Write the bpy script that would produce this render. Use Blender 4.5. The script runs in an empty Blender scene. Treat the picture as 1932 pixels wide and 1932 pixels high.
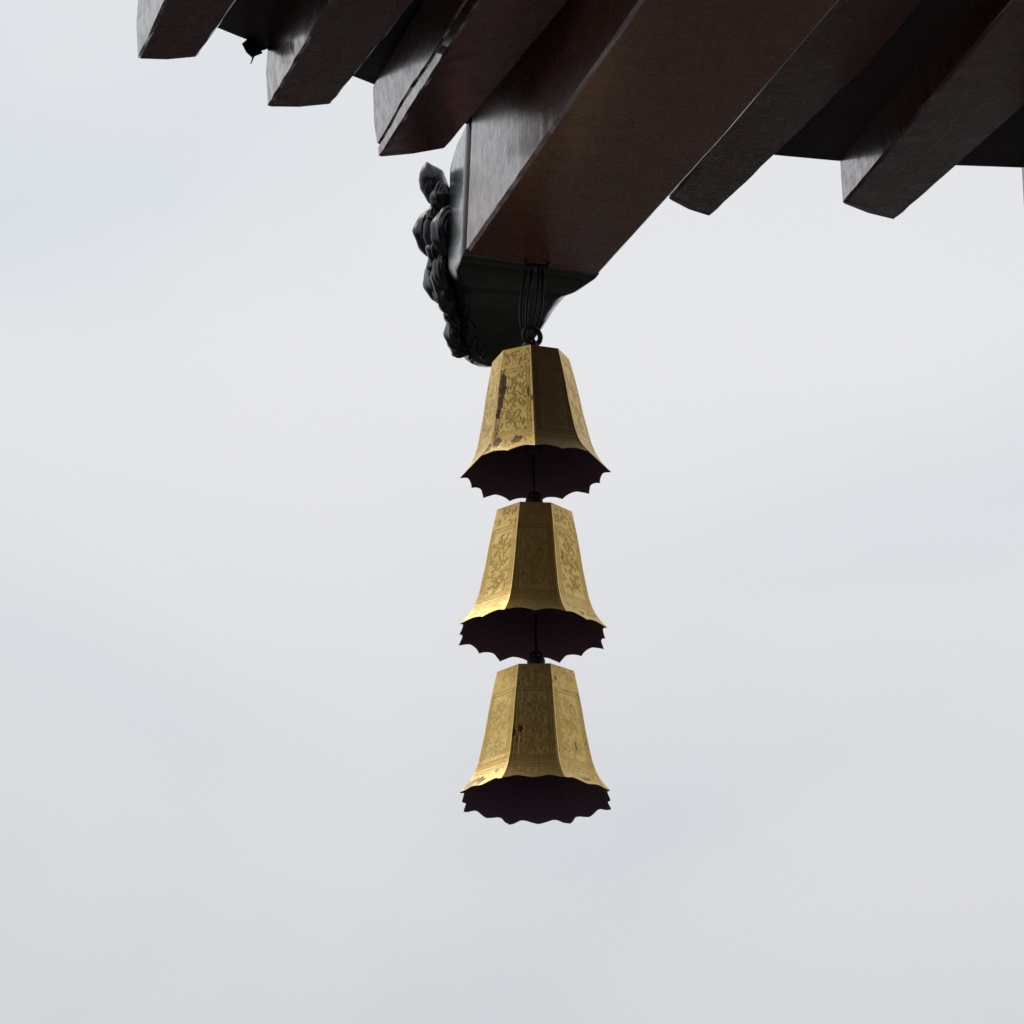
import bpy, bmesh, math, random
import numpy as np
from mathutils import Vector, Matrix, noise
random.seed(7)
S = bpy.context.scene
COL = S.collection

# ---------------------------------------------------------------- camera
CAM = np.array([0.0, 0.0, 1.6])
E0 = math.radians(22.6)
FPX = 7500.0                                     # focal length in units of a 1932 wide picture
cd = bpy.data.cameras.new('camera')
cd.sensor_width = 36.0
cd.lens = 36.0 * FPX / 1932.0
cd.clip_start, cd.clip_end = 0.1, 6000
cam = bpy.data.objects.new('camera', cd)
cam.location = CAM
cam.rotation_euler = (math.pi / 2 + E0, 0, 0)
COL.objects.link(cam)
S.camera = cam

# ---------------------------------------------------------------- sky: overcast
SUN_EL, SUN_AZ = math.radians(52), math.radians(-48)     # azimuth from +Y towards +X
W = bpy.data.worlds.new('World')
S.world = W
W.use_nodes = True
nt = W.node_tree
nt.nodes.clear()
N = nt.nodes.new
out = N('ShaderNodeOutputWorld'); bg = N('ShaderNodeBackground')
bg.inputs['Strength'].default_value = 0.1
sky = N('ShaderNodeTexSky'); sky.sky_type = 'NISHITA'; sky.sun_disc = False
sky.sun_elevation = SUN_EL; sky.sun_rotation = SUN_AZ
tc = N('ShaderNodeTexCoord')
mp = N('ShaderNodeMapping'); mp.inputs['Scale'].default_value = (1.0, 1.0, 1.9)
mp.inputs['Location'].default_value = (0.0, 0.0, 0.1)
nz = N('ShaderNodeTexNoise'); nz.inputs['Scale'].default_value = 5.2
nz.inputs['Detail'].default_value = 5; nz.inputs['Roughness'].default_value = 0.42
nz.inputs['Distortion'].default_value = 0.5
cr = N('ShaderNodeValToRGB')
cr.color_ramp.elements[0].position = 0.26; cr.color_ramp.elements[0].color = (0.672, 0.715, 0.765, 1)
cr.color_ramp.elements[1].position = 0.70; cr.color_ramp.elements[1].color = (0.782, 0.782, 0.797, 1)
e_ = cr.color_ramp.elements.new(0.47); e_.color = (0.728, 0.747, 0.771, 1)
# overcast luminance rises from the horizon upwards
sep = N('ShaderNodeSeparateXYZ')
grad = N('ShaderNodeMapRange'); grad.inputs['From Min'].default_value = 0.20; grad.inputs['From Max'].default_value = 0.42
grad.inputs['To Min'].default_value = 8.3; grad.inputs['To Max'].default_value = 10.45
mul = N('ShaderNodeVectorMath'); mul.operation = 'SCALE'
mix = N('ShaderNodeMix'); mix.data_type = 'RGBA'; mix.inputs['Factor'].default_value = 0.97
L = nt.links.new
L(tc.outputs['Generated'], mp.inputs['Vector']); L(mp.outputs['Vector'], nz.inputs['Vector'])
L(nz.outputs['Fac'], cr.inputs['Fac'])
L(tc.outputs['Generated'], sep.inputs['Vector']); L(sep.outputs['Z'], grad.inputs['Value'])
L(cr.outputs['Color'], mul.inputs[0]); L(grad.outputs['Result'], mul.inputs['Scale'])
L(sky.outputs['Color'], mix.inputs['A']); L(mul.outputs['Vector'], mix.inputs['B'])
L(mix.outputs['Result'], bg.inputs['Color']); L(bg.outputs['Background'], out.inputs['Surface'])

sl = bpy.data.lights.new('sun', 'SUN'); sl.energy = 0.6; sl.angle = math.radians(25); sl.color = (1, 0.965, 0.92)
so = bpy.data.objects.new('sun', sl); COL.objects.link(so)
sd = Vector((math.sin(SUN_AZ) * math.cos(SUN_EL), math.cos(SUN_AZ) * math.cos(SUN_EL), math.sin(SUN_EL)))
so.rotation_euler = sd.to_track_quat('Z', 'Y').to_euler()
so.location = (-10, 10, 30)

S.view_settings.view_transform = 'Standard'
S.view_settings.look = 'None'
S.view_settings.exposure = 0.0
S.view_settings.gamma = 1.0
S.view_settings.use_curve_mapping = False

# ---------------------------------------------------------------- survey helpers (sight lines from where the photo was taken)
FW = np.array([0, math.cos(E0), math.sin(E0)]); UP = np.array([0, -math.sin(E0), math.cos(E0)]); RT = np.array([1.0, 0, 0])
def ray(px, py):
    d = FW + RT * (px - 966) / FPX + UP * (966 - py) / FPX
    return d / np.linalg.norm(d)
def at(px, py, Y):
    d = ray(px, py); return CAM + d * (Y / d[1])
def norm(v): return v / np.linalg.norm(v)
def proj(p):
    q = np.asarray(p) - CAM; z = q @ FW
    return 966 + FPX * (q @ RT) / z, 966 - FPX * (q @ UP) / z

# ---------------------------------------------------------------- object helpers
def link(o, parent=None):
    COL.objects.link(o)
    if parent is not None: o.parent = parent
    return o
def tag(o, label=None, cat=None, group=None, kind=None):
    if label: o['label'] = label
    if cat: o['category'] = cat
    if group: o['group'] = group
    if kind: o['kind'] = kind
    return o
def empty(name, loc=(0, 0, 0)):
    o = bpy.data.objects.new(name, None); o.location = loc; o.empty_display_size = 0.1
    return link(o)
def mesh_obj(name, verts, faces, mat, parent=None, smooth=False):
    me = bpy.data.meshes.new(name)
    me.from_pydata([tuple(map(float, v)) for v in verts], [], faces)
    me.update()
    bm = bmesh.new(); bm.from_mesh(me)
    bmesh.ops.recalc_face_normals(bm, faces=bm.faces)
    bm.to_mesh(me); bm.free()
    if smooth: me.polygons.foreach_set('use_smooth', [True] * len(me.polygons))
    for m in (mat if isinstance(mat, (list, tuple)) else [mat]): me.materials.append(m)
    return link(bpy.data.objects.new(name, me), parent)

class MB:
    """collects shapes that become one mesh"""
    def __init__(s): s.v, s.f = [], []
    def add(s, v, f):
        b = len(s.v); s.v += [tuple(map(float, p)) for p in v]; s.f += [tuple(i + b for i in q) for q in f]
    def tube(s, pts, rad, n=8, closed=False):
        pts = [Vector(tuple(map(float, p))) for p in pts]; m = len(pts)
        rr = rad if isinstance(rad, (list, tuple)) else [rad] * m
        v, f = [], []; ref = None
        for i, p in enumerate(pts):
            a = pts[(i - 1) % m] if (closed or i > 0) else p
            b = pts[(i + 1) % m] if (closed or i < m - 1) else p
            t = (b - a).normalized()
            if ref is None:
                ref = Vector((0, 0, 1)) if abs(t.z) < 0.9 else Vector((1, 0, 0))
            x = (ref - t * ref.dot(t)).normalized(); y = t.cross(x); ref = x
            for k in range(n):
                an = 2 * math.pi * k / n
                v.append(p + (x * math.cos(an) + y * math.sin(an)) * rr[i])
        for i in range(m if closed else m - 1):
            j = (i + 1) % m
            for k in range(n):
                f.append((i * n + k, i * n + (k + 1) % n, j * n + (k + 1) % n, j * n + k))
        if not closed:
            f.append(tuple(range(n))); f.append(tuple((m - 1) * n + k for k in range(n)))
        s.add(v, f)
    def build(s, name, mat, parent=None, smooth=False): return mesh_obj(name, s.v, s.f, mat, parent, smooth)

# ---------------------------------------------------------------- materials
def mat(name):
    m = bpy.data.materials.new(name); m.use_nodes = True
    return m, m.node_tree, m.node_tree.nodes['Principled BSDF']
def painted_wood(name, a, b, rough, spec=0.5, stretch=None, bump=0.25, dust=None, grain=0.0, coat=0.0, crough=0.14):
    m, t, p = mat(name); N = t.nodes.new; L = t.links.new
    tc = N('ShaderNodeTexCoord')
    n1 = N('ShaderNodeTexNoise'); n1.inputs['Scale'].default_value = 9; n1.inputs['Detail'].default_value = 7; n1.inputs['Roughness'].default_value = 0.62
    n2 = N('ShaderNodeTexNoise'); n2.inputs['Scale'].default_value = 55; n2.inputs['Detail'].default_value = 5
    L(tc.outputs['Object'], n1.inputs['Vector']); L(tc.outputs['Object'], n2.inputs['Vector'])
    r = N('ShaderNodeValToRGB'); r.color_ramp.elements[0].position = 0.35; r.color_ramp.elements[1].position = 0.68
    r.color_ramp.elements[0].color = (*a, 1); r.color_ramp.elements[1].color = (*b, 1)
    L(n1.outputs['Fac'], r.inputs['Fac'])
    last = r.outputs['Color']
    gm = N('ShaderNodeMapping'); gm.vector_type = 'TEXTURE'; gm.inputs['Rotation'].default_value = (math.radians(12.3), 0, math.radians(10.3)); gm.inputs['Scale'].default_value = (1, 16, 1)
    gn = N('ShaderNodeTexNoise'); gn.inputs['Scale'].default_value = 60; gn.inputs['Detail'].default_value = 6; gn.inputs['Roughness'].default_value = 0.65
    L(tc.outputs['Object'], gm.inputs['Vector']); L(gm.outputs['Vector'], gn.inputs['Vector'])
    gc = N('ShaderNodeValToRGB'); gc.color_ramp.elements[0].position = 0.36; gc.color_ramp.elements[1].position = 0.56
    gc.color_ramp.elements[0].color = (.45, .45, .45, 1); gc.color_ramp.elements[1].color = (1, 1, 1, 1)
    L(gn.outputs['Fac'], gc.inputs['Fac'])
    gx = N('ShaderNodeMix'); gx.data_type = 'RGBA'; gx.blend_type = 'MULTIPLY'; gx.inputs['Factor'].default_value = grain
    L(last, gx.inputs['A']); L(gc.outputs['Color'], gx.inputs['B']); last = gx.outputs['Result']
    if dust:
        d = N('ShaderNodeValToRGB'); d.color_ramp.elements[0].position = 0.60; d.color_ramp.elements[1].position = 0.74
        d.color_ramp.elements[0].color = (0, 0, 0, 1); d.color_ramp.elements[1].color = (0.07, 0.07, 0.07, 1)
        L(n2.outputs['Fac'], d.inputs['Fac'])
        mx = N('ShaderNodeMix'); mx.data_type = 'RGBA'; mx.inputs['B'].default_value = (*dust, 1)
        L(d.outputs['Color'], mx.inputs['Factor']); L(last, mx.inputs['A']); last = mx.outputs['Result']
    L(last, p.inputs['Base Color'])
    rr = N('ShaderNodeMapRange'); rr.inputs['To Min'].default_value = rough - 0.07; rr.inputs['To Max'].default_value = rough + 0.12
    rg_ = N('ShaderNodeMath'); rg_.operation = 'MULTIPLY_ADD'; rg_.inputs[1].default_value = -.7 * grain; 
    L(gc.outputs['Color'], rg_.inputs[0]); L(n2.outputs['Fac'], rg_.inputs[2])
    rq = N('ShaderNodeMath'); rq.operation = 'ADD'; rq.inputs[1].default_value = .7 * grain; L(rg_.outputs[0], rq.inputs[0])
    L(rq.outputs[0], rr.inputs['Value']); L(rr.outputs['Result'], p.inputs['Roughness'])
    p.inputs['Specular IOR Level'].default_value = spec
    p.inputs['Coat Weight'].default_value = coat; p.inputs['Coat Roughness'].default_value = crough
    if coat:
        n3 = N('ShaderNodeTexNoise'); n3.inputs['Scale'].default_value = 26; n3.inputs['Detail'].default_value = 8; n3.inputs['Roughness'].default_value = 0.7; L(tc.outputs['Object'], n3.inputs['Vector'])
        cw = N('ShaderNodeMapRange'); cw.inputs['From Min'].default_value = .40; cw.inputs['From Max'].default_value = .58; cw.inputs['To Min'].default_value = coat * .35; cw.inputs['To Max'].default_value = coat * 1.15
        L(n3.outputs['Fac'], cw.inputs['Value']); L(cw.outputs['Result'], p.inputs['Coat Weight'])
    bp = N('ShaderNodeBump'); bp.inputs['Strength'].default_value = bump; bp.inputs['Distance'].default_value = 0.004
    ad = N('ShaderNodeMath'); ad.operation = 'ADD'
    n2w = N('ShaderNodeMath'); n2w.operation = 'MULTIPLY'; n2w.inputs[1].default_value = .15; L(n2.outputs['Fac'], n2w.inputs[0])
    L(n1.outputs['Fac'], ad.inputs[0]); L(n2w.outputs[0], ad.inputs[1])
    a2 = N('ShaderNodeMath'); a2.operation = 'MULTIPLY_ADD'; a2.inputs[1].default_value = grain; L(gc.outputs['Color'], a2.inputs[0]); L(ad.outputs[0], a2.inputs[2]); L(a2.outputs[0], bp.inputs['Height'])
    L(bp.outputs['Normal'], p.inputs['Normal'])
    return m
M_RAFT = painted_wood('maroon rafter paint', (0.105, 0.028, 0.036), (0.150, 0.042, 0.050), 0.19, spec=0.68, bump=0.022, grain=0.8, coat=0.72, dust=(0.30, 0.28, 0.27))
M_BEAM = painted_wood('brown beam paint', (0.165, 0.044, 0.028), (0.215, 0.062, 0.038), 0.26, spec=0.62, bump=0.015, grain=0.14, coat=0.6, crough=.25)
M_GREEN = painted_wood('dark green paint', (0.012, 0.018, 0.018), (0.020, 0.028, 0.027), 0.18, coat=0.6, bump=0.02)
M_CARVE = painted_wood('dark carving paint', (0.008, 0.008, 0.014), (0.020, 0.018, 0.024), 0.30, spec=0.5, bump=0.15)
M_BOARD = painted_wood('black boarding', (0.018, 0.012, 0.015), (0.032, 0.022, 0.026), 0.55, spec=0.3, bump=0.2)
M_IRON = painted_wood('dark iron', (0.014, 0.011, 0.016), (0.03, 0.022, 0.022), 0.55, spec=0.3, bump=0.3)
M_SCRAP = painted_wood('dark scrap', (0.015, 0.015, 0.02), (0.03, 0.028, 0.03), 0.7)
M_COLUMN = painted_wood('red column lacquer', (0.10, 0.02, 0.014), (0.15, 0.03, 0.02), 0.35)

m, t, p = mat('old bronze inside'); M_INSIDE = m
p.inputs['Base Color'].default_value = (0.12, 0.065, 0.10, 1); p.inputs['Roughness'].default_value = 0.7
p.inputs['Metallic'].default_value = 0.2
# gilded bronze: 'relief' and 'stain' are stored on the casting's vertices
m, t, p = mat('gilded bronze'); M_GOLD = m
N = t.nodes.new; L = t.links.new
at1 = N('ShaderNodeAttribute'); at1.attribute_name = 'relief'
at2 = N('ShaderNodeAttribute'); at2.attribute_name = 'stain_tone'
tc = N('ShaderNodeTexCoord')
n1 = N('ShaderNodeTexNoise'); n1.inputs['Scale'].default_value = 14; n1.inputs['Detail'].default_value = 6; n1.inputs['Roughness'].default_value = 0.6
n2 = N('ShaderNodeTexNoise'); n2.inputs['Scale'].default_value = 160; n2.inputs['Detail'].default_value = 4
L(tc.outputs['Object'], n1.inputs['Vector']); L(tc.outputs['Object'], n2.inputs['Vector'])
gr = N('ShaderNodeValToRGB'); gr.color_ramp.elements[0].position = 0.34; gr.color_ramp.elements[1].position = 0.7
gr.color_ramp.elements[0].color = (0.80, 0.56, 0.17, 1); gr.color_ramp.elements[1].color = (0.90, 0.67, 0.26, 1)
L(n1.outputs['Fac'], gr.inputs['Fac'])
lo = N('ShaderNodeMix'); lo.data_type = 'RGBA'; lo.inputs['A'].default_value = (0.38, 0.225, 0.058, 1)
L(at1.outputs['Fac'], lo.inputs['Factor']); L(gr.outputs['Color'], lo.inputs['B'])
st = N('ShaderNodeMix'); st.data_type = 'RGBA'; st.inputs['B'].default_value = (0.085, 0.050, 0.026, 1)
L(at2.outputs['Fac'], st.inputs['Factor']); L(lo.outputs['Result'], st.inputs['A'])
L(st.outputs['Result'], p.inputs['Base Color'])
mm = N('ShaderNodeMapRange'); mm.inputs['To Min'].default_value = 0.92; mm.inputs['To Max'].default_value = 0.6
L(at2.outputs['Fac'], mm.inputs['Value']); L(mm.outputs['Result'], p.inputs['Metallic'])
rr = N('ShaderNodeMapRange'); rr.inputs['To Min'].default_value = 0.38; rr.inputs['To Max'].default_value = 0.56
L(n2.outputs['Fac'], rr.inputs['Value']); L(rr.outputs['Result'], p.inputs['Roughness'])
bp = N('ShaderNodeBump'); bp.inputs['Strength'].default_value = 0.25; bp.inputs['Distance'].default_value = 0.002
L(n2.outputs['Fac'], bp.inputs['Height']); L(bp.outputs['Normal'], p.inputs['Normal'])

m, t, p = mat('courtyard paving'); M_GROUND = m
N = t.nodes.new; L = t.links.new
tc = N('ShaderNodeTexCoord'); br = N('ShaderNodeTexBrick'); br.inputs['Scale'].default_value = 1.6
br.inputs['Color1'].default_value = (0.17, 0.165, 0.155, 1); br.inputs['Color2'].default_value = (0.21, 0.2, 0.19, 1); br.inputs['Mortar'].default_value = (0.08, 0.08, 0.075, 1)
br.inputs['Mortar Size'].default_value = 0.01
L(tc.outputs['Object'], br.inputs['Vector']); L(br.outputs['Color'], p.inputs['Base Color']); p.inputs['Roughness'].default_value = 0.85
m, t, p = mat('rough grass'); M_GRASS = m
N = t.nodes.new; L = t.links.new
tc = N('ShaderNodeTexCoord'); n1 = N('ShaderNodeTexNoise'); n1.inputs['Scale'].default_value = 0.3; n1.inputs['Detail'].default_value = 8; r = N('ShaderNodeValToRGB')
r.color_ramp.elements[0].color = (0.018, 0.019, 0.014, 1); r.color_ramp.elements[1].color = (0.038, 0.036, 0.026, 1)
L(tc.outputs['Object'], n1.inputs['Vector']); L(n1.outputs['Fac'], r.inputs['Fac']); L(r.outputs['Color'], p.inputs['Base Color']); p.inputs['Roughness'].default_value = 0.95; p.inputs['Specular IOR Level'].default_value = 0.1
m, t, p = mat('tree leaves'); M_LEAF = m
N = t.nodes.new; L = t.links.new
tc = N('ShaderNodeTexCoord'); n1 = N('ShaderNodeTexNoise'); n1.inputs['Scale'].default_value = 0.6; r = N('ShaderNodeValToRGB')
r.color_ramp.elements[0].color = (0.014, 0.017, 0.012, 1); r.color_ramp.elements[1].color = (0.036, 0.040, 0.027, 1)
L(tc.outputs['Object'], n1.inputs['Vector']); L(n1.outputs['Fac'], r.inputs['Fac']); L(r.outputs['Color'], p.inputs['Base Color']); p.inputs['Roughness'].default_value = 0.7

# ---------------------------------------------------------------- ground, and dark trees added out of view to darken reflections in the undersides
g = mesh_obj('ground', [(-2500, -2500, -.15), (2500, -2500, -.15), (2500, 2500, -.15), (-2500, 2500, -.15)], [(0, 1, 2, 3)], M_GRASS)
tag(g, 'dark grassy ground running out to the added trees beyond the courtyard', kind='structure')
mb = MB(); mb.add([(x, y, z) for z in (-.3, 0) for x, y in ((-9, -12), (13, -12), (13, 13), (-9, 13))], [(0, 1, 2, 3), (4, 5, 6, 7), (0, 1, 5, 4), (1, 2, 6, 5), (2, 3, 7, 6), (3, 0, 4, 7)])
g = mb.build('pavement', M_GROUND)
tag(g, 'grey stone paved terrace below the eaves', kind='structure')

mb = MB()
rng = random.Random(3)
for k in range(260):
    a = math.radians(-120 + 240 * k / 259 + rng.uniform(-1, 1)); d = rng.uniform(52, 70)
    cx, cy = math.sin(a) * d, math.cos(a) * d
    hh = rng.uniform(9.5, 13); rw = rng.uniform(3, 4.6)
    for q in range(70):
        th = rng.uniform(0, 2 * math.pi); ph = math.acos(rng.uniform(-1, 1)); r_ = rng.uniform(0.75, 1.05)
        x = cx + rw * r_ * math.sin(ph) * math.cos(th); y = cy + rw * r_ * math.sin(ph) * math.sin(th)
        z = hh * 0.52 + hh * 0.48 * r_ * math.cos(ph)
        sz = rng.uniform(0.7, 1.5); ax = Vector((rng.uniform(-1, 1), rng.uniform(-1, 1), rng.uniform(-1, 1))).normalized(); bx = ax.orthogonal().normalized(); c2 = ax.cross(bx)
        P = Vector((x, y, max(z, 0.8)))
        mb.add([P + bx * sz, P + c2 * sz, P - bx * sz * 0.8, P - c2 * sz, P + ax * 0.4 * sz], [(0, 1, 4), (1, 2, 4), (2, 3, 4), (3, 0, 4)])
w_ = mb.build('added_treeline', M_LEAF)
tag(w_, 'unseen ring of dark broadleaf trees, added to keep the roof undersides dark', kind='stuff')

# ---------------------------------------------------------------- the roof corner
HIP_VP = (-381, 2300)
U = ray(*HIP_VP)                                 # outward along the corner beam (rises about 12 degrees)
AZ = math.atan2(U[0], U[1])
B0 = at(1005, 498, 9.0)
CORNER = B0 + U * 0.25
def eave_dir(side):
    a = AZ - math.radians(4) + math.radians(135) * (-1 if side == 'L' else 1)
    return np.array([math.sin(a), math.cos(a)])
def on_eave(px, py, side, inset=0.0):
    """point where the sight line meets the vertical plane of that eave"""
    r = ray(px, py); d = eave_dir(side); c = CORNER[:2] - norm(U[:2]) * inset
    k, _ = np.linalg.solve(np.array([[r[0], -d[0]], [r[1], -d[1]]]), c - CAM[:2])
    return CAM + r * k

pav = empty('temple_roof', (0.9, 4.0, 0))
tag(pav, 'dark wooden temple roof corner with a row of square rafters under black boarding', 'roof')
pav_o = np.array([0.9, 4.0, 0])
def loc(pts): return [np.asarray(p) - pav_o for p in pts]

def timber(name, A, B, vp, h, length, taper, material, parent, tipcut=True, seed=0, chamfer=0.028, bev=0.006, jit=0.0016, hR=None, top=0.055, groove=None):
    """square timber: A, B = bottom corners of its outer end, vp = where its length runs to"""
    rg = random.Random(seed)
    a = -ray(*vp); wv = B - A; wd = np.linalg.norm(wv); wh = wv / wd
    n = norm(np.cross(wh, a)); 
    if n[2] < 0: n = -n
    wh = norm(wh - a * (wh @ a))
    wd = float((B - A) @ wh)
    sB = float((B - A) @ a)                      # end cut may be skewed
    hr = h if hR is None else hR
    ss = [0, 0.02, 0.05] + list(np.arange(0.1, 1.3, 0.06)) + list(np.arange(1.4, length + .01, 0.3))
    V, Fc = [], []
    for i, s in enumerate(ss):
        w = wd + taper * min(s, 1.2)
        pts = [(0, bev), (bev, 0), (w * .5, 0), (w - bev, 0), (w, bev), (w, hr * .55), (w, hr), (w * .5, (h + hr) / 2), (0, h), (0, h * .55)] + ([(0, groove + .006), (.009, groove), (0, groove - .006)] if groove else [])
        for j, (x, z) in enumerate(pts):
            so = s
            if tipcut and i < 3:
                k = 1 - i / 3.0
                if j in (1, 2, 3): so += 0.012 * k
                if j in (3, 4, 5, 6): so += chamfer * k * (1.0 if j in (3, 4) else .6)
                if j in (6, 7, 8): so += top * k
            so += sB * x / wd * (1 - min(s, 1.0))
            q = A + a * so + wh * x + n * z
            if jit and j in (0, 1, 3, 4): q = q + (n * rg.uniform(-.2, .2) + wh * rg.uniform(-1, 1)) * jit
            if j >= 10: q = q + n * .004 * math.sin(s * 9 + seed) + n * rg.uniform(-.0015, .0015)
            V.append(q)
    m = 13 if groove else 10
    for i in range(len(ss) - 1):
        for j in range(m):
            Fc.append((i * m + j, i * m + (j + 1) % m, (i + 1) * m + (j + 1) % m, (i + 1) * m + j))
    V.append(np.mean(V[:m], axis=0)); c = len(V) - 1
    for j in range(m): Fc.append((c, j, (j + 1) % m))
    e0 = (len(ss) - 1) * m
    Fc.append(tuple(e0 + j for j in range(m)))
    return mesh_obj(name, loc(V), Fc, material, parent)

LEN = 5.0
ROLL = math.radians(4)
# left run: bottom corners of each tip in sight-line coordinates, and where it runs to
left = [((-350, -160), (-245, -160), -900), ((-62, -34), (45, -31), -850), ((259, 113), (368, 117), -786), ((505, 203.5), (620, 205), -722), ((716, 298), (836, 287), -546)]
right = [((1262, 379), (1384, 412), -190), ((1590, 386), (1700, 422), 0), ((1933, 395), (2045, 440), 120), ((2290, 420), (2400, 455), 260), ((2660, 440), (2770, 478), 380)]
for i, (a, b, vx) in enumerate(left):
    A = on_eave(*a, 'L'); Bq = at(*b, A[1] + 0.16 * 0.21)
    timber('rafter', A, Bq, (vx, 2300), 0.152 if i < 4 else .165, LEN, 0.045, M_RAFT, pav, seed=i, groove={4: .035}.get(i))
for i, (a, b, vx) in enumerate(right):
    A = on_eave(*a, 'R'); u_ = ray(vx, 2300); wl = norm(np.array([u_[1], -u_[0], 0])); nl = np.cross(wl, u_)
    Bq = A + (wl * math.cos(ROLL) + nl * math.sin(ROLL)) * (.168 if i else .140) + u_ * .20
    timber('rafter', A, Bq, (vx, 2300), 0.125, LEN, 0.07, M_RAFT, pav, seed=20 + i, top=0.0)

# boarding laid over the rafters, one sheet of boards per side
def boarding(edge, side, vps):
    E = [on_eave(px, py, side, 0.03) for px, py in edge]
    d = np.array([*eave_dir(side), -0.05])
    E.append(E[-1] + d * 3.0); E.append(E[-1] + d * 9.0)
    vps = vps + [vps[-1] + (-300 if side == 'L' else 300), vps[-1] + (-600 if side == 'L' else 600)]
    V = []; rg = random.Random(5)
    rows = [0, .5, 1.2, 2.4, LEN, LEN + 14]
    for i, p in enumerate(E):
        a = -ray(vps[i], 2300)
        for k, s in enumerate(rows):
            q = p + a * min(s, LEN)
            if s > LEN: q = q + norm(np.array([a[0], a[1], 0])) * (s - LEN)
            V.append(q); V.append(q + np.array([0, 0, 0.045]))
    F = []; nr = len(rows) * 2
    for i in range(len(E) - 1):
        o, o2 = i * nr, (i + 1) * nr
        for k in range(len(rows) - 1):
            F.append((o + 2 * k, o2 + 2 * k, o2 + 2 * k + 2, o + 2 * k + 2))
            F.append((o + 2 * k + 1, o2 + 2 * k + 1, o2 + 2 * k + 3, o + 2 * k + 3))
        F.append((o, o2, o2 + 1, o + 1)); k = 2 * (len(rows) - 1)
        F.append((o + k, o2 + k, o2 + k + 1, o + k + 1))
    for o in (0, (len(E) - 1) * nr):
        for k in range(len(rows) - 1): F.append((o + 2 * k, o + 2 * k + 1, o + 2 * k + 3, o + 2 * k + 2))
    return mesh_obj('roof_boarding', loc(V), F, M_BOARD, pav)
le = [(960, 262), (886, 237), (735, 171.5), (700, 157), (663, 142.5), (513, 92), (451, 69), (417, 55), (259, -8), (20, -100), (-300, -225)]
boarding(le, 'L', [-450, -480, -546, -600, -640, -722, -745, -756, -786, -850, -900])
re = [(1200, 262), (1300, 276), (1477, 294), (1580, 303.5), (1806, 312), (1921, 316), (2250, 330), (2620, 350)]
boarding(re, 'R', [-300, -250, -90, 0, 80, 120, 260, 380])

# the corner beam
A = at(880, 476, 9.0 - 0.165 * 0.181)
WL = norm(np.array([U[1], -U[0], 0])); RB = ray(1130, 520)
wx, SKEW, _ = np.linalg.solve(np.array([WL, U, -RB]).T, CAM - A)     # width and skew of the line where the green paint starts
Bq = A + WL * wx; BS = A + WL * wx + U * SKEW
def beam_taper():
    a = -ray(*HIP_VP); wh = norm(Bq - A); wd = np.linalg.norm(Bq - A)
    best = min((abs(min((abs(proj(A + a * s + wh * (wd + tp * min(s, 1.2)))[1]), proj(A + a * s + wh * (wd + tp * min(s, 1.2)))[0]) for s in np.arange(1, 3, .02))[1] - 1590), tp) for tp in np.arange(0, .12, .005))
    return best[1]
BT = beam_taper(); print('beam taper', BT)
BH = 0.36
beam = timber('corner_beam', A, BS, HIP_VP, BH, LEN, BT, M_BEAM, pav, tipcut=False, seed=99, bev=0.008, jit=0.0008)
tag(beam, 'broad brown corner beam running out to a carved dark green head')
wh = norm(Bq - A); wh = norm(wh - U * (wh @ U)); NU = norm(np.cross(wh, U)); NU = NU if NU[2] > 0 else -NU
BW = np.linalg.norm(Bq - A)
def bl(s, w, n):
    """beam coordinates: s outward from the paint line, w to the right of centre, n up from the underside"""
    return (A + Bq) / 2 + U * s + wh * w + NU * n
# carved head: one lofted block, tapering and drooping to a rounded snout
def loft_head():
    sec = [  # s, half width, bottom, top, corner radius
        (0.001, BW / 2 + .0005, -0.0005, BH + .0005, .008), (.10, BW / 2 + .0005, -0.001, BH, .008), (.20, BW / 2 + .0005, -0.003, BH - .002, .020),
        (.285, BW / 2 - .002, -0.010, BH - .006, .045), (.300, BW / 2 - .004, -.012, BH - .012, .05), (.315, BW / 2 - .008, -.015, .335, .06), (.38, .163, -.024, .345, .075), (.46, .156, -.040, .345, .09),
        (.53, .146, -.066, .32, .10), (.58, .134, -.092, .26, .10), (.64, .121, -.116, .19, .10), (.70, .104, -.128, .15, .10), (.745, .084, -.128, .11, .085), (.785, .060, -.112, .06, .058), (.803, .020, -.075, .01, .018)]
    V, F = [], []; K = 28
    for s, hw, b, tp, r in sec:
        pts = []
        for (cx, cz, a0) in ((hw - r, b + r, -90), (hw - r, tp - r, 0), (-hw + r, tp - r, 90), (-hw + r, b + r, 180)):
            for q in range(7):
                an = math.radians(a0 + 90 * q / 6)
                pts.append((cx + r * math.cos(an), cz + r * math.sin(an)))
        for i, (w, n) in enumerate(pts):
            # tufts carved along the lower sides of the jaw
            gq = 0.0
            if s > .25 and n < .12: gq = .005 * math.sin(46 * s + 30 * abs(w) + 9 * n) 
            so = s + SKEW * (w / BW + .5) * max(0, 1 - s / .24)
            so += .21 * max(0, n) * min(1, max(0, (s - .10) / .18)) * min(1, max(0, (.42 - s) / .1))   # the end is cut plumb
            V.append(bl(so, w * (1 + gq * 5), n + gq * (1 if n < 0.02 else 0)))
    for i in range(len(sec) - 1):
        for j in range(K): F.append((i * K + j, i * K + (j + 1) % K, (i + 1) * K + (j + 1) % K, (i + 1) * K + j))
    F.append(tuple(range(K))); F.append(tuple((len(sec) - 1) * K + j for j in range(K)))
    return V, F
hv, hf = loft_head()
head = mesh_obj('carved_head', loc(hv), hf, M_GREEN, beam, smooth=False)
head.data.polygons.foreach_set('use_smooth', [len(p_.vertices) == 4 for p_ in head.data.polygons])

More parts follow.
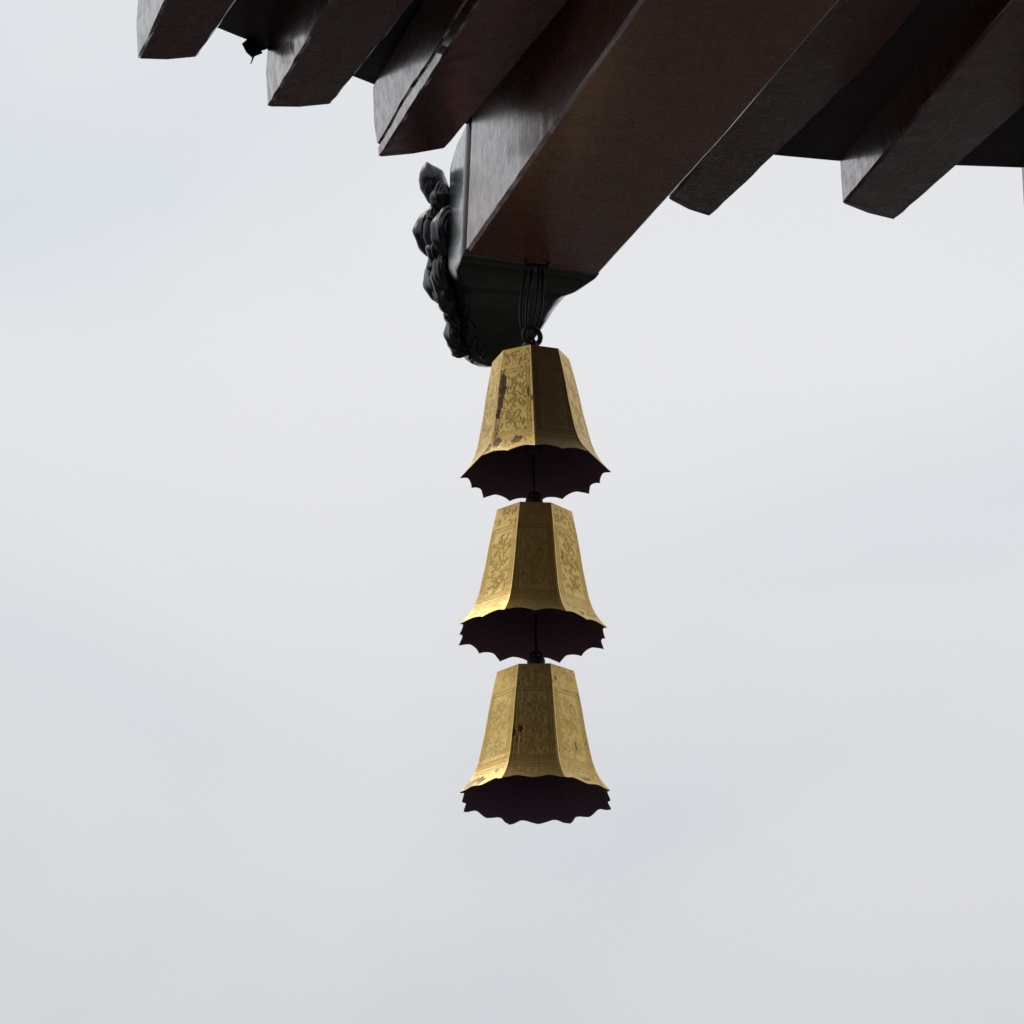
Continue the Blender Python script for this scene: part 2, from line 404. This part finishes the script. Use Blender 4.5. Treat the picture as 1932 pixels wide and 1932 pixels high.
# mane curls, ears and brows round the head; every curl is a ridged, bent lobe
def on_s(px, py, sp):
    """sight line met with the cross plane s of the beam: gives w, n"""
    r = ray(px, py); o = bl(sp, 0, 0); k = ((o - CAM) @ U) / (r @ U); q = CAM + r * k - o
    return float(q @ wh), float(q @ NU)
def curl(s, w, n, lw, ln, rot, thick, ridges, seed, tipped=0.0):
    """ridged lobe in the cross plane at s: half width lw, half length ln, turned by rot, thick along the beam"""
    rg = random.Random(seed); mb = MB(); nu, nv = 28, 24
    V, F = [], []
    c, sn = math.cos(rot), math.sin(rot)
    ph = rg.uniform(0, 6)
    for i in range(nv + 1):
        v = -1 + 2 * i / nv
        wid = max(0, 1 - v * v) ** .5 if tipped == 0 else max(0, (1 - v * v)) ** .5 * (1 - tipped * max(0, v)) 
        bend = .30 * v * v - .12
        for j in range(nu):
            an = 2 * math.pi * j / nu
            rid = 1 + .13 * math.sin(ridges * an + 2.2 * v + ph) * (1 - v * v) + .05 * math.sin(9 * v + an * 2 + ph)
            a_ = math.cos(an) * wid * rid * lw + bend * lw; b_ = v * ln; d_ = math.sin(an) * wid * rid * thick
            V.append(bl(s + d_, w + a_ * c - b_ * sn, n + a_ * sn + b_ * c))
    for i in range(nv):
        for j in range(nu): F.append((i * nu + j, i * nu + (j + 1) % nu, (i + 1) * nu + (j + 1) % nu, (i + 1) * nu + j))
    mb.add(V, F)
    # scroll ribs on the side turned to the building
    for rk in range(3):
        k0 = .30 + .24 * rk
        pts, rad = [], []
        t0 = rg.uniform(1.2, 2.2)
        for q in range(17):
            tt = t0 + 3.3 * q / 16
            a_ = math.cos(tt) * k0 * lw * 1.02 + .06 * lw; b_ = math.sin(tt) * k0 * ln
            dd = math.sqrt(max(0, 1 - (a_ / lw / 1.05) ** 2 - (b_ / ln) ** 2)) * thick
            pts.append(bl(s - dd - .001, w + a_ * c - b_ * sn, n + a_ * sn + b_ * c)); rad.append(.0052 * (1 - .65 * abs(q - 8) / 8))
        mb.tube(pts, rad, 6)
    return mb
curls = [  # sight-line centre, plane s, half width px, half length px, turn, thickness, ridges, pointed, also on the far cheek
    (831, 373, .41, 17, 34, .22, .045, 5, .3, True), (806, 440, .50, 21, 46, .06, .05, 4, 0, True),
    (838, 434, .37, 20, 50, -.05, .045, 5, 0, True), (822, 408, .45, 18, 24, .3, .04, 5, 0, True), (824, 474, .44, 17, 28, -.2, .045, 4, 0, True),
    (818, 528, .52, 16, 44, .16, .05, 4, 0, False), (834, 505, .42, 15, 46, .0, .04, 5, 0, False), (838, 556, .46, 14, 38, .1, .045, 6, 0, False), (826, 500, .47, 17, 30, .3, .05, 6, 0, False), (829, 548, .50, 12, 26, -.2, .04, 6, 0, False),
    (851, 590, .54, 14, 32, .2, .04, 5, 0, False), (853, 628, .60, 13, 34, .05, .05, 6, 0, False), (866, 655, .66, 16, 20, .7, .04, 5, 0, False)]
PX = 9.9 / FPX
for i, (px, py, sp, hx, hy, rot, th, rd, tip, mir) in enumerate(curls):
    w, n = on_s(px, py, sp)
    for sg in ((1, -1) if mir else (1,)):
        mb = curl(sp, (w + .006) * sg if w < 0 else w, n, hx * PX * (1.3 if w < 0 else 1), hy * PX * 1.07, rot * sg, th, rd, i, tip)
        o = mesh_obj('carved_curl', loc(mb.v), mb.f, M_CARVE, beam, smooth=True)
# the leaf-shaped ear standing up behind the curls
def ear(sg):
    outl = [(804, 306), (797, 314), (791, 328), (790, 340), (793, 356), (799, 368), (808, 382), (818, 390), (832, 380), (838, 362), (838, 340), (834, 324), (824, 317), (813, 311)]
    m_ = len(outl); V = []; cx, cy = 814, 346
    rings = ((.418, .25), (.422, .55), (.432, .82), (.445, .97), (.458, 1.0), (.472, .9), (.482, .6))
    for sp, k in rings:
        for i, (px, py) in enumerate(outl):
            w, n = on_s(cx + (px - cx) * k, cy + (py - cy) * k, .458); V.append(bl(sp + .004 * math.sin(i * 2.1), w * sg, n))
    F = [(i * m_ + j, i * m_ + (j + 1) % m_, (i + 1) * m_ + (j + 1) % m_, (i + 1) * m_ + j) for i in range(len(rings) - 1) for j in range(m_)]
    F.append(tuple(range(m_))); F.append(tuple((len(rings) - 1) * m_ + j for j in range(m_)))
    mb = MB(); mb.add(V, F)
    pts = []
    for px, py in ((804, 310), (806, 325), (807, 345), (806, 360), (808, 374)):
        w, n = on_s(px, py, .432); pts.append(bl(.427 + .006 * abs(py - 345) / 30, w * sg, n))
    mb.tube(pts, [.001, .003, .004, .003, .001], 6)
    mesh_obj('carved_ear', loc(mb.v), mb.f, M_CARVE, beam, smooth=True)
ear(1); ear(-1)
# the mass the curls are cut from
def mane():
    outl = [(806, 318), (797, 335), (796, 358), (812, 384), (806, 402), (795, 420), (793, 445), (803, 470), (815, 488), (812, 505), (808, 525), (817, 552), (830, 574), (846, 592), (862, 585), (866, 560), (860, 530), (853, 470), (862, 405), (853, 362), (838, 322)]
    rg = random.Random(4); V = []; m_ = len(outl)
    cx, cy = 835, 480
    for sp, k in ((.43, .74), (.445, .86), (.50, .95), (.57, .92), (.60, .75)):
        for px, py in outl:
            mx = 834 + .12 * (py - 480)
            w, n = on_s(mx + (px - mx) * k, cy + (py - cy) * (1 - (1 - k) * .25), sp); V.append(bl(sp, w, n))
    F = [(i * m_ + j, i * m_ + (j + 1) % m_, (i + 1) * m_ + (j + 1) % m_, (i + 1) * m_ + j) for i in range(4) for j in range(m_)]
    F.append(tuple(range(m_))); F.append(tuple(4 * m_ + j for j in range(m_)))
    mesh_obj('carved_mane', loc(V), F, M_CARVE, beam, smooth=True)
mane()
# tufts of hair cut into the jaw, laid on the surface of the head
from mathutils.bvhtree import BVHTree
bv = BVHTree.FromPolygons([Vector(tuple(v)) for v in hv], hf)
def on_head(px, py):
    r = Vector(tuple(ray(px, py))); h = bv.ray_cast(Vector(tuple(CAM)), r)
    return None if h[0] is None else h[0] - r * .002
tz = lambda *q: [(726.8 + x * .2384, 242.3 + y * .2384) for x, y in q]
tufts = [tz((500, 1250), (535, 1300), (520, 1350), (495, 1390)), tz((545, 1330), (540, 1390), (510, 1430)), tz((650, 1400), (640, 1450), (615, 1500)), tz((655, 1510), (680, 1560), (715, 1590)),
         tz((520, 1440), (525, 1500), (500, 1560), (490, 1640)), tz((550, 1600), (530, 1650), (500, 1660)), tz((520, 1700), (550, 1720), (540, 1770)), tz((575, 1690), (560, 1740), (590, 1800)), tz((645, 1700), (640, 1760), (605, 1815)),
         tz((690, 1760), (680, 1800), (650, 1830)), tz((590, 1480), (570, 1540), (600, 1600)), tz((720, 1650), (700, 1720), (730, 1780)), tz((790, 1720), (770, 1790), (790, 1840))]
for tf in tufts:
    P = [p_ for p_ in (on_head(*q) for q in tf) if p_ is not None]
    if len(P) < 3: continue
    pts = []
    for i in range(len(P) - 1): pts += [P[i].lerp(P[i + 1], q / 4) for q in range(4)]
    pts.append(P[-1]); m_ = len(pts)
    mb = MB(); mb.tube(pts, [0.002 + .0075 * math.sin(math.pi * i / (m_ - 1)) for i in range(m_)], 7)
    mesh_obj('carved_tuft', loc(mb.v), mb.f, M_CARVE, beam, smooth=True)
# brow and nose of the face that looks outward
mb = MB()
for sg in (-1, 1):
    mb.tube([bl(.34 + .02 * q, sg * (.02 + .017 * q), .27 + .035 * math.sin(q * .45)) for q in range(8)], [.012 + .012 * math.sin(math.pi * q / 7) for q in range(8)], 8)
mesh_obj('carved_brow', loc(mb.v), mb.f, M_CARVE, beam, smooth=True)

# columns that carry the roof, behind where the photo was taken from
for x, y in ((2.3, -1.6), (-2.8, -2.6), (6.8, -3.2)):
    mb = MB(); mb.tube([(x, y, 0.2), (x, y, 4.95)], 0.19, 32)
    o = mesh_obj('column', loc(mb.v), mb.f, M_COLUMN, pav, smooth=True)
    mb = MB(); mb.tube([(x, y, -.02), (x, y, .1), (x, y, .22)], [.33, .33, .24], 20)
    mesh_obj('column_base', loc(mb.v), mb.f, M_GROUND, pav)

# ---------------------------------------------------------------- ragged scrap hanging from the boarding
def scrap():
    outl = [(455, 62), (462, 73), (466, 86), (470, 100), (473, 108.5), (480, 110), (481, 118), (482, 123), (484, 116), (485.5, 108), (489, 102), (498, 95), (513, 91), (505, 80), (480, 70)]
    V = []; nrm = np.array([-.3, -.95, 0])
    for k in (0, 1):
        for px, py in outl:
            p_ = on_eave(px, py, 'L', 0.035); V.append(p_ + np.array([.012 * math.sin(px * .4), -.006 * math.cos(py * .3), 0]) + nrm * .004 * k)
    m_ = len(outl); F = [tuple(range(m_)), tuple(range(2 * m_ - 1, m_ - 1, -1))] + [(i, (i + 1) % m_, m_ + (i + 1) % m_, m_ + i) for i in range(m_)]
    o_ = np.array(V[0])
    o = mesh_obj('hanging_scrap', [v - o_ for v in V], F, M_SCRAP)
    o.location = o_
    tag(o, 'small ragged dark scrap dangling from the boarding between the two leftmost rafters', 'scrap')
scrap()

# ---------------------------------------------------------------- bells
YB = 9.03
UN = (YB / math.cos(math.radians(20.8))) / FPX          # one picture unit at the bells
PROF = [(0, 76), (39.2, 84.6), (79.2, 92.5), (119, 99), (159, 107.5), (179, 111.9), (199.6, 119), (212, 125), (220.7, 130.6), (231.6, 139), (243, 149.5)]
PH, PR = [a for a, _ in PROF], [b for _, b in PROF]
def R_at(h): return float(np.interp(h, PH, PR))
C8 = math.cos(math.pi / 8)
def face_pt(h, t, off=0.0):
    """point on the face looking to -Y: h down from the top, t across from -1 to 1"""
    R = R_at(h) - off
    return np.array([t * R * math.sin(math.pi / 8), -R * C8, -h]) * UN
def lip(t, wavy=False):
    """scalloped lip: points at the corners and in the middle of each face, worn to soft waves on the lowest bell"""
    x = (t + 1) % 1.0; jag = 1.3 * noise.noise(Vector((t * 4.3, 3.3, 8.1)))
    if wavy: return 240.5 - 6.0 * (.5 - .5 * math.cos(2 * math.pi * x)) + jag
    return 243 - 7.6 * (math.sin(math.pi * x) ** 0.95) + .6 * jag
def sm(a, b, x): x = min(1, max(0, (x - a) / (b - a))); return x * x * (3 - 2 * x)
def strokes(seed):
    """cut lines of the figure panel and of the scroll bands, as short curls in (across, down) units"""
    rg = random.Random(100 + seed); out = []
    def add(x, y, ln, w, turn):
        an = rg.uniform(0, 2 * math.pi); P = []
        k = rg.uniform(.6, 1.3) * turn * rg.choice((-1, 1))
        for q in range(7):
            P.append((x, y)); x += math.cos(an) * ln / 6 / 38; y += math.sin(an) * ln / 6; an += k * (.35 + .12 * q)
        out.append((P, w))
    for _ in range(60): add(rg.uniform(-.74, .74), rg.uniform(60, 186), rg.uniform(7, 17), rg.uniform(.8, 1.5), .7)
    for c in range(3):                             # standing figures, one under the other
        cy = 82 + 42 * c + rg.uniform(-5, 5)
        out.append(([(rg.uniform(-.08, .08) + .10 * math.sin(q * 1.1 + seed + c), cy - 15 + 5 * q) for q in range(7)], 1.7))
        for sg in (-1, 1): out.append(([(sg * (.10 + .07 * q), cy + rg.uniform(-5, 5) + 2 * math.sin(q * 2)) for q in range(5)], 1.2))
    for _ in range(22): add(rg.uniform(-.80, .80), rg.uniform(7, 42), rg.uniform(6, 13), rg.uniform(.8, 1.3), .9)
    for _ in range(20): add(rg.uniform(-.84, .84), rg.uniform(217, 232), rg.uniform(5, 10), rg.uniform(.7, 1.1), 1.0)
    return out
def relief_grid(seed, soft):
    v = np.linspace(0, 1, NV + 1)[:, None]; t = np.linspace(-1, 1, NT + 1)[None, :]
    Rr = np.interp(v * 243, PH, PR) * math.sin(math.pi / 8); X = t * Rr; Y = v * 243 + 0 * t
    cut = np.zeros((NV + 1, NT + 1))
    for P, w in strokes(seed):
        d = np.full_like(cut, 1e9)
        for (x0, y0), (x1, y1) in zip(P[:-1], P[1:]):
            # strokes give their across position as a share of the half width there (lengths are in picture units)
            sc = float(np.interp(y0, PH, PR)) * math.sin(math.pi / 8)
            if abs(P[0][0]) <= 1.2 and abs(x0) <= 1.2: ax0 = x0 * sc
            else: ax0 = x0
            ax1 = x1 * sc if abs(x1) <= 1.2 else x1
            dx, dy = ax1 - ax0, y1 - y0; q = np.clip(((X - ax0) * dx + (Y - y0) * dy) / (dx * dx + dy * dy + 1e-9), 0, 1)
            d = np.minimum(d, np.hypot(X - ax0 - q * dx, Y - y0 - q * dy))
        cut = np.maximum(cut, np.clip((w + .9 - d) / 1.2, 0, 1))
    at_ = np.abs(t) + 0 * v; vv = v + 0 * t
    panel = (vv > .235) & (vv < .775) & (at_ < .68)
    top = (vv > .015) & (vv < .185) & (at_ < .93); low = (vv > .888) & (vv < .958) & (at_ < .93)
    r = np.full_like(cut, .80)
    r = np.where(panel | top | low, .86 - .80 * cut * soft, r)
    groove = lambda c, w: np.clip(1 - np.abs(c) / w, 0, 1)
    fr = (vv > .20) & (vv < .80)
    g_ = np.where(fr, np.maximum(groove(at_ - .89, .042), np.maximum(groove(at_ - .79, .038), groove(at_ - .705, .034))), 0)
    for c in (.20, .228, .782, .80, .826, .855, .883): g_ = np.maximum(g_, np.where(at_ < .92, groove(vv - c, .0075), 0))
    r = r - .72 * g_
    r = np.where(at_ > .93, .97, r); r = np.where(vv > .965, .95, r)
    return np.clip(r, .02, 1)
NT, NV = 72, 132
def panel_mesh(seed, stain_tones=(), soft=1.0, wavy=False):
    V, F, rl, sn = [], [], [], []
    RG = relief_grid(seed, soft)
    for i in range(NV + 1):
        v0 = i / NV
        for j in range(NT + 1):
            t = -1 + 2 * j / NT
            # squeeze the last fifth so that the rows end on the scallops
            h = v0 * 243
            if v0 > .80:
                h = .80 * 243 + (v0 - .80) / .20 * (lip(t, wavy) - .80 * 243)
            v = v0
            r_ = float(RG[i, j])
            nx, ny = t * R_at(h) * .38, h
            st_ = 0.0
            for (sv, stt, rv, rt, amt) in stain_tones:
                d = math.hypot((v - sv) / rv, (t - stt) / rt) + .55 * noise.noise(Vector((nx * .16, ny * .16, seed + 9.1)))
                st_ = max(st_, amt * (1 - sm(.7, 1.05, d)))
            sp = noise.noise(Vector((nx * .21 + 40, ny * .21, seed * 3.7)))
            st_ = max(st_, .55 * sm(.52, .64, sp))
            wear = .5 + .5 * noise.noise(Vector((nx * .05, ny * .05, seed * 1.9 + 20)))
            off = -(r_ * .58 + .25) * (1 if i < NV else .3) + .9 * st_ * .6
            edge = 1 if at_edge(t) else 0
            p_ = face_pt(h, t, off if not edge else -0.9)
            V.append(p_); rl.append(min(1, max(0, .10 + .9 * r_ * (.72 + .4 * wear)))); sn.append(st_)
    for i in range(NV):
        for j in range(NT):
            a = i * (NT + 1) + j
            F.append((a, a + 1, a + NT + 2, a + NT + 1))
    me = bpy.data.meshes.new('side_panel'); me.from_pydata([tuple(p) for p in V], [], F)
    for nm, arr in (('relief', rl), ('stain_tone', sn)):
        at_ = me.attributes.new(nm, 'FLOAT', 'POINT'); at_.data.foreach_set('value', arr)
    me.materials.append(M_GOLD); me.update()
    bm = bmesh.new(); bm.from_mesh(me)
    for f_ in bm.faces:
        f_.normal_update()
    if sum(f_.normal.y for f_ in bm.faces) > 0: bmesh.ops.reverse_faces(bm, faces=bm.faces)
    bm.to_mesh(me); bm.free()
    me.polygons.foreach_set('use_smooth', [True] * len(me.polygons))
    return me
def at_edge(t): return abs(t) > .999

def body_mesh(wavy=False):
    """closed shell: outer skin just under the panels, dark inner skin, crown plate"""
    V, F, mi = [], [], []
    hs = [0, 40, 80, 119, 159, 179, 194.4]; nt = 16
    def ringv(h_of_t, off):
        for k in range(8):
            a = k * math.pi / 4; ca, sa = math.cos(a), math.sin(a)
            for j in range(nt):
                t = -1 + 2 * j / nt; h = h_of_t(t); q = face_pt(h, t, off)
                V.append((q[0] * ca - q[1] * sa, q[0] * sa + q[1] * ca, q[2]))
    rows = [lambda t, h=h: h for h in hs] + [lambda t, f=f: 194.4 + f * (lip(t, wavy) - 194.4) for f in (.25, .5, .75, .9, 1)]
    M = 8 * nt
    for r_ in rows: ringv(r_, .6)
    n_out = len(rows)
    for q, r_ in enumerate(reversed(rows)): ringv((lambda t, r_=r_: max(r_(t), 4.0)), 3.2 if q > 0 else 1.6)
    tot = 2 * n_out
    for i in range(tot - 1):
        for j in range(M):
            F.append((i * M + j, i * M + (j + 1) % M, (i + 1) * M + (j + 1) % M, (i + 1) * M + j)); mi.append(0 if i < n_out - 1 else 1)
    F.append(tuple(range(M))); mi.append(0)
    F.append(tuple((tot - 1) * M + j for j in range(M))); mi.append(1)
    me = bpy.data.meshes.new('bell_body'); me.from_pydata(V, [], F); me.update()
    me.materials.append(M_GOLDB); me.materials.append(M_INSIDE)
    me.polygons.foreach_set('material_index', mi)
    bm = bmesh.new(); bm.from_mesh(me); bmesh.ops.recalc_face_normals(bm, faces=bm.faces); bm.to_mesh(me); bm.free()
    return me
# plain gilding for the shell between the panels
M_GOLDB = M_GOLD.copy(); M_GOLDB.name = 'gilded bronze plain'
nt_ = M_GOLDB.node_tree
for nd in list(nt_.nodes):
    if nd.type == 'ATTRIBUTE' and nd.attribute_name == 'relief': 
        vn = nt_.nodes.new('ShaderNodeValue'); vn.outputs[0].default_value = .8
        for lk in list(nd.outputs['Fac'].links): nt_.links.new(vn.outputs[0], lk.to_socket)

BODY = body_mesh(); BODY_WORN = body_mesh(True)
PANELS = [panel_mesh(k) for k in range(4)]
PANELS_WORN = [panel_mesh(k + 11, soft=.5, wavy=True) for k in range(2)]
# stained and darkened castings: (height, across, half height, half width, strength)
PST = {('a', 0): panel_mesh(5, [(.34, -.72, .15, .22, .95), (.50, -.78, .13, .16, .9), (.60, -.85, .05, .12, .95), (.80, -.80, .12, .08, .5), (.885, -.62, .06, .2, .8), (.885, .25, .05, .22, .8), (.43, .78, .06, .07, .8), (.5, .97, .03, .05, .9), (.93, -.9, .06, .14, .6)]),
       ('a', 1): panel_mesh(3, [(.42, 0, 1.6, 4, .66), (.36, .2, .05, .2, .7), (.6, -.3, .06, .15, .65)], soft=.22),  # top bell's right-front face toned darker brown all over
       ('c', 0): panel_mesh(6, [(.55, -.62, .035, .13, .95), (.575, -.9, .045, .08, .95), (.63, -.72, .05, .06, .6), (.37, .05, .012, .06, .7), (.65, -.55, .02, .06, .6), (.2, .95, .2, .04, .5)], soft=.55, wavy=True),
       ('c', 7): panel_mesh(7, [(.94, -.3, .045, .28, .85), (.95, -.75, .05, .4, .6), (.9, .45, .02, .1, .6)], soft=.55, wavy=True),
       ('c', 1): panel_mesh(8, [(.66, .15, .05, .05, .7), (.12, -.7, .02, .08, .7), (.32, .2, .015, .06, .6), (.95, .1, .02, .3, .6), (.15, -.95, .02, .05, .6)], soft=.55, wavy=True),
       ('b', 0): panel_mesh(13, [], soft=.40), ('b', 7): panel_mesh(9, []), ('b', 1): panel_mesh(10, [(.93, .0, .02, .1, .7), (.46, -.5, .03, .06, .5)])}

GROUP = 'three gilded bells hanging in a string'
def bell(key, top, bot, scale, spin, label, panelmap):
    T = at(*top, YB); Bc = at(*bot, YB)
    ax = Vector(tuple(T - Bc)).normalized()
    zs = np.linalg.norm(T - Bc) / (243 * UN)
    root = empty('temple_bell', tuple(T))
    rot = ax.to_track_quat('Z', 'Y').to_matrix()
    # keep the spin measured about the bell's own axis
    base = Vector((0, 0, 1)).rotation_difference(ax).to_matrix()
    root.matrix_world = Matrix.Translation(Vector(tuple(T))) @ (base @ Matrix.Rotation(spin, 3, 'Z')).to_4x4() @ Matrix.Diagonal((scale, scale, zs, 1))
    tag(root, label, 'bell', GROUP)
    link(bpy.data.objects.new('bell_body', BODY_WORN if key == 'c' else BODY), root)
    for k in range(8):
        o = bpy.data.objects.new('side_panel', panelmap.get(k, PANELS_WORN[k % 2] if key == 'c' else PANELS[k % 4])); o.rotation_euler = (0, 0, k * math.pi / 4); link(o, root)
    mb = MB(); mb.tube([(0, 0, z_) for z_ in (-.001, .006, .012, .030, .036, .044, .048)], [.030, .031, .021, .019, .022, .021, .012], 16)
    mb.build('crown_knob', M_IRON, root, True)
    mb = MB(); rr_ = .013
    mb.tube([(rr_ * math.cos(q), 0, .050 + rr_ * math.sin(q)) for q in np.linspace(0, 2 * math.pi, 16, endpoint=False)], .0042, 8, closed=True)
    mb.build('crown_loop', M_IRON, root, True)
    return root, T, Bc, ax
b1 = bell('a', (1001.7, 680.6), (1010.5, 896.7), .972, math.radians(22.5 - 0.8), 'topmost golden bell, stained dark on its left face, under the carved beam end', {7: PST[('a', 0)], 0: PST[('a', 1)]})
b2 = bell('b', (1007.5, 974.2), (1004.5, 1201.4), 1.0, math.radians(2.0), 'middle golden bell of the string, hanging between two others', {0: PST[('b', 0)], 7: PST[('b', 7)], 1: PST[('b', 1)]})
b3 = bell('c', (1011.5, 1276.9), (1011.7, 1513.8), 1.012, math.radians(-2.5), 'lowest golden bell with a dark spot on its brown front face', {0: PST[('c', 0)], 7: PST[('c', 7)], 1: PST[('c', 1)]})

# a rod inside each upper bell carries the next one
def rod(upper, lower):
    root, T, Bc, ax = lower
    inv = root.matrix_world.inverted()
    up_root, uT, uB, uax = upper
    topp = Vector(tuple(uT)) - uax * .012
    tgt = Vector(tuple(T)) + ax * .048
    mb = MB(); pts = [inv @ (tgt.lerp(topp, q / 6)) for q in range(7)]
    mb.tube(pts, .0032, 8)
    mb.build('suspension_rod', M_IRON, root, True)
    # the clapper ring round the rod, high inside the upper bell
    inv2 = up_root.matrix_world.inverted(); c_ = tgt.lerp(topp, .38)
    mb = MB(); mb.tube([inv2 @ (c_ + Vector((0, 0, z_))) for z_ in (-.022, -.018, -.006, .008, .018, .022)], [.004, .014, .021, .019, .010, .004], 14)
    mb.build('clapper', M_IRON, up_root, True)
rod(b1, b2); rod(b2, b3)

# ---------------------------------------------------------------- iron hanger between beam and first bell
T1 = b1[1]
def hanger():
    root_p = at(1008, 505, 9.03)
    root = empty('iron_hanger', tuple(root_p)); o_ = root_p
    tag(root, 'long dark iron link and ring holding the bells under the beam end', 'hanger')
    Lk = lambda px, py, dy=0.0: at(px, py, YB - 0.005 + dy) - o_
    path = [(993, 508), (990, 520), (985.5, 545), (982.5, 575), (981.5, 600), (984, 616), (991, 624), (1000, 620), (1006, 605), (1011, 580), (1014.5, 550), (1016, 525), (1016, 508)]
    mb = MB(); mb.tube([Lk(*q) for q in path], .0040, 10); mb.build('long_link', M_IRON, root, True)
    path = [(1003, 508), (1001, 530), (996, 560), (993, 590), (993, 612), (1002, 622), (1011, 616), (1018, 600), (1022.5, 570), (1024, 540), (1023, 508)]
    mb = MB(); mb.tube([Lk(*q, .022) for q in path], .0040, 10); mb.build('long_link', M_IRON, root, True)
    c = np.array(Lk(1004, 634)); mb = MB()
    mb.tube([c + np.array([.0205 * math.cos(q), .010 * math.cos(q), .0225 * math.sin(q)]) for q in np.linspace(0, 2 * math.pi, 24, endpoint=False)], .0068, 10, closed=True)
    mb.build('ring', M_IRON, root, True)
    mb = MB(); pl = at(1006, 497, 9.0)
    mb.tube([bl(0.03, -.025, .004) - o_, bl(.03, -.025, -.012) - o_, bl(.03, .03, -.012) - o_, bl(.03, .03, .004) - o_], .006, 8); mb.build('staple', M_IRON, root)
hanger()
